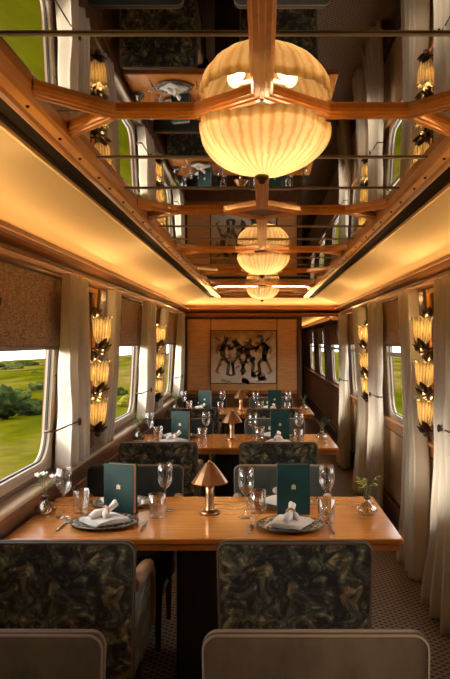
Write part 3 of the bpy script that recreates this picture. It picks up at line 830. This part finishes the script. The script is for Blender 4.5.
def place_chair(x, y, facing, label, group):
    global used
    o = proto2 if not used else copy_tree(proto)
    used = True
    o.location = (x, y, 0); o.rotation_euler = (0, 0, 0 if facing > 0 else PI)
    tag(o, label, 'chair', group)
    return o
CX = {'left': -0.72, 'right': 0.115}
for nm in ('left', 'right'):
    CH_NEAR = place_chair({'left': -0.655, 'right': 0.13}[nm], 1.47, -1, 'plain brown velvet chair back at the bottom %s, closest to the camera' % nm, 'velvet chairs at the bottom edge')
    for ch in CH_NEAR.children:          # same velvet; warm light on these two is put into its colour
        if ch.data and ch.data.materials[0] == MAT['velvet']:
            ch.data = ch.data.copy(); ch.data.materials[0] = MAT['velvet_warm_lit']
for i, yf in enumerate(T_FRONT):
    for nm in ('left', 'right'):
        place_chair(CX[nm], yf - 0.38 + 0.29, 1, 'floral-backed dining chair on the near side of the %s table, %s one' % (TNAME[i], nm), 'chairs around the tables')
        place_chair(CX[nm], yf + 0.8 + 0.11, -1, 'velvet-fronted dining chair on the far side of the %s table, %s one' % (TNAME[i], nm), 'chairs around the tables')

for ch in list(proto.children_recursive) + [proto]: bpy.data.objects.remove(ch)

# ------------------------------------------------------------------ tableware prototypes
def wine_glass():
    mb = MB()
    mb.lathe([(0.0, 0.0), (0.034, 0.0005), (0.035, 0.003), (0.012, 0.007), (0.005, 0.014), (0.0035, 0.05), (0.0035, 0.095), (0.006, 0.104), (0.022, 0.118), (0.034, 0.142), (0.038, 0.165), (0.036, 0.192), (0.0305, 0.226), (0.0295, 0.226), (0.035, 0.190), (0.0365, 0.165), (0.0325, 0.143), (0.020, 0.121), (0.0, 0.112)], 20)
    return mb.mesh('wine_glass', 'glassware')
def tumbler():
    mb = MB()
    mb.lathe([(0.0, 0.0), (0.034, 0.0), (0.036, 0.004), (0.0385, 0.105), (0.037, 0.106), (0.0345, 0.018), (0.0, 0.015)], 20,
             ripple=lambda r, z, a: (r*(1+0.012*math.cos(10*a)), z))
    return mb.mesh('tumbler', 'glassware')
WINE, TUMB = wine_glass(), tumbler()
def make_plate():
    root = empty('charger_plate')
    mb = MB(); mb.lathe([(0.0, 0.004), (0.085, 0.004), (0.09, 0.001), (0.10, 0.001), (0.142, 0.012), (0.145, 0.0145), (0.142, 0.016), (0.105, 0.008), (0.0, 0.007)], 40); mb.build('dish', 'charger_pattern', root)
    mb = MB(); mb.lathe([(0.143, 0.013), (0.147, 0.0145), (0.143, 0.017), (0.139, 0.0155), (0.143, 0.013)], 40); mb.build('rim', 'bronze', root)
    return root
def make_napkin():
    root = empty('folded_napkin')
    mb = MB()
    rings = []
    N = 14
    def surf(sc, z, wob, ph):
        g = []
        for j in range(N+1):
            row = []
            for i in range(N+1):
                u, v = i/N*2-1, j/N*2-1
                x, y = u*sc, v*sc*0.92
                zz = z + 0.010*(1-u*u)*(1-v*v) + wob*math.sin(3*u+ph)*math.cos(2.5*v+ph)
                row.append((x, y, zz))
            g.append(row)
        return g
    Mr = Matrix.Rotation(math.radians(40), 4, 'Z')
    for sc, z, ph in ((0.086, 0.012, 0.2), (0.083, 0.018, 1.2), (0.078, 0.023, 2.1)):
        t_ = surf(sc, z, 0.0025, ph); b2 = surf(sc, z-0.004, 0.0025, ph)
        mb.loft(t_, False, False, True, Mr @ Matrix.Rotation(ph*0.06, 4, 'Z')); mb.loft(b2, False, False, True, Mr @ Matrix.Rotation(ph*0.06, 4, 'Z'))
    mb.build('cloth', 'napkin_cloth', root)
    mb = MB()
    mb.tube([(-0.052, -0.055, 0.036), (-0.03, -0.035, 0.046), (0.0, -0.005, 0.050), (0.018, 0.02, 0.056), (0.035, 0.048, 0.072), (0.03, 0.06, 0.085)], [0.012, 0.020, 0.014, 0.012, 0.017, 0.006], 10)
    mb.tube([(0.012, -0.055, 0.035), (0.008, -0.03, 0.045), (0.002, -0.004, 0.050)], [0.007, 0.016, 0.012], 10)
    mb.build('knotted_fold', 'napkin_cloth', root)
    mb = MB(); mb.tube([(0.004+0.019*math.cos(a)*0.72, 0.004-0.019*math.cos(a)*0.72, 0.052+0.019*math.sin(a)) for a in [2*PI*k/12 for k in range(12)]], 0.005, 6, closed=True); mb.build('napkin_ring', 'napkin_ring', root)
    return root
def make_knife():
    root = empty('table_knife')
    mb = MB(); mb.tube([(0, -0.10, 0.004), (0, -0.05, 0.005), (0, -0.012, 0.0042)], [0.004, 0.0048, 0.0035], 8); mb.build('handle', 'copper', root)
    mb = MB(); mb.prism([(-0.004, -0.012), (0.006, -0.01), (0.008, 0.05), (0.004, 0.09), (-0.003, 0.10), (-0.004, 0.05)], 'z', 0.003, 0.005); mb.build('blade', 'steel', root)
    return root
def make_fork():
    root = empty('table_fork')
    mb = MB(); mb.tube([(0, -0.10, 0.004), (0, -0.05, 0.005), (0, 0.03, 0.004)], [0.0045, 0.0038, 0.003], 8); mb.build('handle', 'steel', root)
    mb = MB(); mb.box((0, 0.045, 0.004), (0.022, 0.03, 0.0025), 0.001)
    for q in (-0.009, -0.003, 0.003, 0.009): mb.box((q, 0.08, 0.0045), (0.0028, 0.042, 0.002))
    mb.build('tines', 'steel', root)
    return root
def make_menu():
    root = empty('menu_book')
    Wm, Hm, t_ = 0.152, 0.232, 0.040
    mb = MB(); mb.box((0, -t_/2, Hm/2), (Wm, 0.004, Hm), 0.0015); c1 = mb.build('cover', 'menu_green', root)
    mb = MB(); mb.box((0, t_/2, Hm/2), (Wm, 0.004, Hm), 0.0015); mb.build('cover', 'menu_green', root)
    mb = MB(); mb.box((-Wm/2+0.002, 0, Hm/2), (0.004, t_, Hm), 0.0015); mb.build('spine', 'menu_green', root)
    mb = MB(); mb.box((0.0, 0, Hm/2), (Wm-0.010, t_-0.006, Hm-0.010), 0.001); mb.build('pages', 'menu_pages', root)
    mb = MB(); y0, y1 = -t_/2-0.0030, -t_/2-0.0018; zc = Hm*0.55
    def poly(p): mb.prism([(a, zc+b_) for a, b_ in p], 'y', y0, y1)
    poly([(-0.010, -0.010), (0.010, -0.010), (0.010, -0.006), (-0.010, -0.006)])
    poly([(-0.009, -0.004), (-0.003, -0.004), (-0.004, 0.006), (-0.009, 0.009)]); poly([(0.009, -0.004), (0.003, -0.004), (0.004, 0.006), (0.009, 0.009)])
    poly([(-0.002, -0.004), (0.002, -0.004), (0.0025, 0.012), (-0.0025, 0.012)])
    mb.build('gold_emblem', 'gold_print', c1)
    return root
def make_lamp():
    root = empty('table_lamp')
    mb = MB(); mb.lathe([(0.0, 0.0), (0.046, 0.0), (0.047, 0.008), (0.040, 0.016), (0.024, 0.020), (0.0, 0.021)], 28); mb.build('base', 'copper', root)
    mb = MB(); mb.lathe([(0.024, 0.018), (0.020, 0.030), (0.019, 0.09), (0.021, 0.145), (0.0, 0.147)], 20); mb.build('stem', 'copper', root)
    mb = MB(); mb.lathe([(0.083, 0.142), (0.084, 0.146), (0.050, 0.195), (0.022, 0.232), (0.010, 0.238), (0.0, 0.239)], 12)
    mb.lathe([(0.083, 0.142), (0.048, 0.193), (0.020, 0.229), (0.0, 0.232)], 12)
    me = mb.mesh('shade', 'copper')
    for p in me.polygons: p.use_smooth = False
    inst('shade', me, root)
    mb = MB(); mb.ball((0, 0, 0.242), 0.006); mb.build('finial', 'copper', root)
    return root
def make_vase(mat_liq):
    root = empty('bud_vase')
    mb = MB(); mb.lathe([(0.0, 0.0), (0.030, 0.0), (0.046, 0.012), (0.052, 0.030), (0.046, 0.048), (0.026, 0.062), (0.012, 0.072), (0.010, 0.084), (0.014, 0.092), (0.011, 0.092), (0.008, 0.084), (0.010, 0.072), (0.024, 0.059), (0.043, 0.046), (0.048, 0.030), (0.043, 0.014), (0.0, 0.006)], 24); mb.build('bottle', 'bottle_glass', root)
    mb = MB(); mb.lathe([(0.0, 0.007), (0.040, 0.012), (0.046, 0.028), (0.043, 0.038), (0.0, 0.038)], 24); mb.build('water', mat_liq, root)
    mb = MB(); mb.lathe([(0.008, 0.078), (0.017, 0.085), (0.017, 0.093), (0.010, 0.098), (0.006, 0.090)], 14); mb.build('collar', 'bronze', root)
    return root
def make_sprig(kind, seed):
    rnd = random.Random(seed)
    root = empty('flower_sprig')
    stems = {'white': 3, 'yellow': 4, 'green': 5, 'dark': 4}[kind]
    Ht = {'white': 0.10, 'yellow': 0.10, 'green': 0.13, 'dark': 0.09}[kind]
    for k in range(stems):
        a = 2*PI*k/stems + rnd.uniform(-0.4, 0.4); sp = rnd.uniform(0.025, 0.05); h = Ht*rnd.uniform(0.75, 1.1)
        if kind == 'dark': sp *= 1.3
        tip = (sp*math.cos(a), sp*math.sin(a)*0.8, h)
        pts = [(0, 0, -0.04), (0, 0, 0.0), (tip[0]*0.4, tip[1]*0.4, h*0.55), tip]
        mb = MB(); mb.tube(pts, 0.0016, 5); st = mb.build('stem', 'stem_green', root)
        mat = {'white': 'leaf_green', 'yellow': 'leaf_yellow', 'green': 'leaf_green', 'dark': 'leaf_dark'}[kind]
        for q in range(4 if kind != 'white' else 2):
            f = 0.55 + 0.45*q/3; bse = (tip[0]*f, tip[1]*f, h*f)
            aa = a + rnd.uniform(-1.6, 1.6)
            lf = MB(); add_leaf(lf, bse, (math.cos(aa), math.sin(aa)*0.7, rnd.uniform(-0.1, 0.5)), rnd.uniform(0.025, 0.042), 0.007, -0.2, 4); lf.build('leaf', mat, st)
        if kind == 'white':
            fl = MB()
            for q in range(6):
                aa = 2*PI*q/6
                add_leaf(fl, tip, (math.cos(aa), math.sin(aa), 0.6), 0.026, 0.010, 0.3, 4)
            fl.build('blossom', 'petal_white', st)
    return root

protos = {}
def put(key, maker, loc, rz, label, cat, group):
    if key not in protos:
        o = maker(); protos[key] = o
    else:
        o = copy_tree(protos[key])
    o.location = loc; o.rotation_euler = (0, 0, rz)
    tag(o, label, cat, group)
    return o
def put_mesh(name, me, loc, rz, label, cat, group):
    o = bpy.data.objects.new(name, me); COL.objects.link(o); o.location = loc; o.rotation_euler = (0, 0, rz)
    tag(o, label, cat, group)

SPOT = {'nl': 'near left', 'nr': 'near right', 'fl': 'far left', 'fr': 'far right'}
for i, yf in enumerate(T_FRONT):
    T = TNAME[i]; Z = TZ + 0.0005
    on = 'the %s table' % T
    # plates, napkins, cutlery
    for k, x, dy, rz in (('nl', -0.686, 0.235, 0.0), ('nr', 0.122, 0.19, 0.5), ('fl', -0.69, 0.62, PI), ('fr', 0.10, 0.62, PI+0.4)):
        y = yf + dy
        put('plate', make_plate, (x, y, Z), rz, 'dark patterned plate at the %s seat of %s' % (SPOT[k], on), 'plate', 'patterned plates on ' + on)
        put('napkin', make_napkin, (x, y, Z + 0.007), rz*0.9, 'white knotted napkin on the plate at the %s seat of %s' % (SPOT[k], on), 'napkin', 'napkins on ' + on)
        sgn = 1 if k[0] == 'n' else -1
        put('knife', make_knife, (x+sgn*0.172, y-0.02*sgn, Z), (0 if sgn > 0 else PI) + 0.04, 'copper-handled knife beside the %s plate on %s' % (SPOT[k], on), 'knife', 'cutlery on ' + on)
        put('fork', make_fork, (x-sgn*0.172, y-0.02*sgn, Z), (0 if sgn > 0 else PI) - 0.04, 'steel fork beside the %s plate on %s' % (SPOT[k], on), 'fork', 'cutlery on ' + on)
    for x, dy, lab in ((-0.895, 0.35, 'between the window vase and the left menu'), (-0.456, 0.48, 'just right of the left menu'), (-0.072, 0.35, 'between the copper lamp and the right menu'), (0.30, 0.43, 'right of the right menu')):
        put_mesh('wine_glass', WINE, (x, yf+dy, Z), 0, 'stemmed wine glass %s on %s' % (lab, on), 'wine glass', 'wine glasses on ' + on)
    for x, dy, lab in ((-0.845, 0.455, 'left of the left menu'), (-0.477, 0.36, 'right of the left menu'), (-0.02, 0.45, 'left of the right menu'), (0.285, 0.27, 'right of the right menu')):
        put_mesh('tumbler', TUMB, (x, yf+dy, Z), 0, 'ribbed water tumbler %s on %s' % (lab, on), 'tumbler', 'tumblers on ' + on)
    put('menu', make_menu, (-0.655, yf+0.43, Z), -0.30, 'dark green menu book standing on the left half of ' + on, 'menu', 'green menu books')
    put('menu', make_menu, (0.145, yf+0.43, Z), 0.03, 'dark green menu book standing on the right half of ' + on, 'menu', 'green menu books')
    put('lamp', make_lamp, (-0.243, yf+0.43, Z), 0.13, 'copper cone-shaded table lamp in the middle of ' + on, 'table lamp', 'copper table lamps')
    vk = 'vase_clear' if i == 0 else 'vase_blue'
    put(vk, (lambda: make_vase('bottle_glass')) if i == 0 else (lambda: make_vase('water_blue')), (-0.990, yf+0.38, Z), 0, ('round amber glass bud vase' if i == 0 else 'round blue glass bud vase') + ' by the window on ' + on, 'vase', 'bud vases')
    put('vase_clear', lambda: make_vase('bottle_glass'), (0.478, yf+0.37, Z), 0, 'round clear glass bud vase at the aisle end of ' + on, 'vase', 'bud vases')
    kl, ll = (('white', 'small white flowers'), ('green', 'pale green leafy sprig'), ('green', 'tall green leafy sprig'))[i]
    kr, lr = (('yellow', 'yellow-green leafy sprig'), ('dark', 'dark leafy sprig'), ('dark', 'dark thin sprig'))[i]
    put('sprig_%s_%d' % (kl, i), lambda: make_sprig(kl, 3+i), (-0.990, yf+0.38, Z+0.085), 0, '%s in the vase by the window on %s' % (ll, on), 'flowers', 'sprigs in bud vases')
    put('sprig_%s_r%d' % (kr, i), lambda: make_sprig(kr, 13+i), (0.478, yf+0.37, Z+0.085), 0, '%s in the vase at the aisle end of %s' % (lr, on), 'flowers', 'sprigs in bud vases')

# ------------------------------------------------------------------ painting on the far partition
pt = empty('painting', (-0.254, 9.965, 1.33)); tag(pt, 'unframed cream canvas of loosely brushed dancing figures on the far partition', 'painting')
mb = MB(); mb.box((0, 0, 0), (0.89, 0.03, 0.715), 0.004); mb.build('canvas', 'canvas', pt)
mb = MB(); mb.box((0, 0.008, 0), (0.915, 0.03, 0.74), 0.004); mb.build('tray_frame', 'dark_wood', pt)
def stroke(mbx, pts, wd):
    """flat tapered brush stroke, a few mm of paint on the canvas"""
    pts = [Vector((a, b_)) for a, b_ in pts]
    for p, q in zip(pts, pts[1:]):
        d = (q-p).normalized(); nn = Vector((-d.y, d.x))*wd/2
        e = d*wd*0.3
        poly = [p-e-nn*0.7, p-e+nn*0.7, p+nn, q+nn, q+e+nn*0.6, q+e-nn*0.6, q-nn, p-nn]
        mbx.prism([(a.x, a.y) for a in poly], 'y', -0.019, -0.0145)
figs = [(-0.27, 'paint_olive', 'paint_ochre'), (-0.08, 'paint_grey', 'paint_olive'), (0.07, 'paint_olive', 'paint_dark'), (0.28, 'paint_dark', 'paint_ochre')]
rnd = random.Random(5)
for q in range(16):
    x, z = rnd.uniform(-0.38, 0.28), rnd.uniform(-0.32, 0.02); bgm = MB()
    stroke(bgm, [(x, z), (x+rnd.uniform(0.05, 0.13), z+rnd.uniform(-0.05, 0.05))], rnd.uniform(0.03, 0.08)); bgm.build('brush_stroke', ('paint_white', 'paint_white', 'paint_sand')[q % 3], pt)
for q in range(18):
    x, z = rnd.uniform(-0.40, 0.30), rnd.uniform(0.02, 0.29); bgm = MB()
    stroke(bgm, [(x, z), (x+rnd.uniform(0.03, 0.09), z+rnd.uniform(-0.08, 0.08))], rnd.uniform(0.02, 0.05)); bgm.build('brush_stroke', ('paint_ochre', 'paint_sand', 'paint_olive', 'paint_sand', 'paint_dark')[q % 5], pt)
for q in range(34):
    x, z = rnd.uniform(-0.38, 0.34), rnd.gauss(0.06, 0.14); bgm = MB(); z = max(-0.27, min(0.3, z)); a_ = rnd.uniform(0, PI); L_ = rnd.uniform(0.03, 0.08)
    dx_, dz_ = L_*math.cos(a_), L_*math.sin(a_)
    if abs(x+dx_) < 0.40 and abs(z+dz_) < 0.31:
        stroke(bgm, [(x, z), (x+dx_, z+dz_)], rnd.uniform(0.012, 0.032)); bgm.build('brush_stroke', ('paint_ochre', 'paint_olive', 'paint_grey', 'paint_dark', 'paint_sand')[q % 5], pt)
for k, (x, m1, m2) in enumerate(figs):
    d = -1 if k % 2 else 1
    mb = MB()
    stroke(mb, [(x+0.02*d, 0.245), (x+0.03*d, 0.215)], 0.045)
    stroke(mb, [(x+0.01*d, 0.19), (x-0.02*d, 0.10), (x-0.01*d, 0.02)], 0.075)
    stroke(mb, [(x-0.01*d, 0.02), (x+0.07*d, -0.09), (x+0.05*d, -0.24)], 0.042); stroke(mb, [(x+0.05*d, -0.24), (x+0.09*d, -0.25)], 0.025)
    mb.build('figure', m1, pt)
    mb = MB()
    stroke(mb, [(x-0.01*d, 0.02), (x-0.06*d, -0.10), (x-0.10*d, -0.20)], 0.036); stroke(mb, [(x-0.10*d, -0.20), (x-0.06*d, -0.225)], 0.022)
    stroke(mb, [(x+0.02*d, 0.17), (x+0.11*d, 0.10), (x+0.14*d, 0.16)], 0.026); stroke(mb, [(x-0.02*d, 0.17), (x-0.10*d, 0.12), (x-0.09*d, 0.05)], 0.026)
    mb.build('figure_limbs', m2, pt)

# ------------------------------------------------------------------ outside: meadow and trees
def gz(x):
    a = abs(x)
    if a < 2.5: return -1.2
    if a < 6: return -1.2 - 1.5*(a-2.5)/3.5
    return -2.7 - 0.045*(a-6)
xs = [-120, -90, -60, -40, -25, -15, -10, -6, -4, -2.5, 0, 2.5, 4, 6, 10, 15, 25, 40, 60, 90, 120]
ys = [-120, -60, -30, -15] + [k*10 for k in range(0, 40, 2)]
mb = MB(); rnd = random.Random(11)
mb.loft([[(x, y, gz(x) + (rnd.uniform(-0.3, 0.3) if abs(x) > 20 else 0)) for x in xs] for y in ys], False, False, True)
tag(mb.build('ground', 'meadow'), 'green and tan fields passing outside the windows', 'ground', kind='structure')

def tree_mesh(name, mat, seed, squash=0.8):
    rnd = random.Random(seed); bm = bmesh.new()
    bmesh.ops.create_icosphere(bm, subdivisions=4, radius=1.0)
    lobes = [(Vector((rnd.uniform(-1, 1), rnd.uniform(-1, 1), rnd.uniform(-0.3, 1))).normalized(), rnd.uniform(0.15, 0.4), rnd.uniform(3, 9)) for _ in range(26)]
    for v in bm.verts:
        d = v.co.normalized(); r = 0.72
        for l, a, p in lobes:
            r += a*math.exp(-p*4*(1-d.dot(l)))*0.55
        r += rnd.uniform(-0.10, 0.13)
        v.co = d*r; v.co.z *= squash
    me = bpy.data.meshes.new(name); bm.to_mesh(me); bm.free(); me.materials.append(MAT[mat])
    for p in me.polygons: p.use_smooth = True
    return me
TM = {'d0': tree_mesh('tree_crown', 'tree_dark', 1), 'd1': tree_mesh('tree_crown', 'tree_dark', 2, 0.7), 'm0': tree_mesh('tree_crown', 'tree_mid', 3), 'm1': tree_mesh('tree_crown', 'tree_mid', 4, 0.65), 'y0': tree_mesh('tree_crown', 'tree_yellow', 5)}
TRUNK = MB().tube([(0, 0, -1.2), (0.02, 0, -0.5), (0, 0, 0)], [0.12, 0.09, 0.06], 7).mesh('trunk', 'leg_wood')
def tree(px, py, X, wpx, kind, label, hsc=1.0):
    """placed from a sight line: X = distance sideways from the track"""
    d = abs(X)*F_PX/abs(px-262)
    z = EYE - (py-341)*d/F_PX
    r = wpx*d/F_PX/2
    root = empty('tree', (X, d, z)); tag(root, label, 'tree', 'trees and bushes in the fields')
    o = inst('crown', TM[kind], root); o.scale = (r, r, r*hsc)
    o.rotation_euler.z = X + d
    g = gz(X); h = z - g
    tk = inst('trunk', TRUNK, root); tk.scale = (r*0.8, r*0.8, max(0.1, h/1.2))
    return root
tree(2, 404, -15.5, 46, 'd0', 'dark round bush at the left edge of the first window')
tree(32, 409, -14.5, 36, 'd1', 'dark low bush right of centre in the first window')
tree(20, 398, -18, 26, 'm0', 'lighter bush between two dark bushes in the first window')
tree(38, 388, -24, 22, 'm1', 'mid-green bush behind the dark bushes in the first window')
tree(10, 369, -60, 30, 'm1', 'distant tree clump at the left of the first window skyline', 0.7)
tree(27, 366, -70, 26, 'd1', 'distant dark tree clump in the middle of the first window skyline', 0.7)
tree(44, 366, -95, 24, 'm0', 'distant tree clump at the right of the first window skyline', 0.8)
tree(-20, 368, -60, 40, 'd1', 'distant tree clump past the left edge of the first window', 0.6)
tree(37, 378, -40, 16, 'd0', 'small dark tree in the middle distance of the first window')
tree(128, 402, -9, 20, 'y0', 'yellow bush in the second left window')
tree(118, 396, -12, 20, 'd0', 'dark bush beside the yellow bush in the second left window')
tree(124, 364, -40, 22, 'm1', 'far hedge tree in the second left window', 0.5)
tree(400, 366, 60, 26, 'm1', 'far tree clump in the right window past the nearest table', 0.6)
tree(410, 364, 50, 22, 'm0', 'second far tree clump in the right window past the nearest table', 0.6)
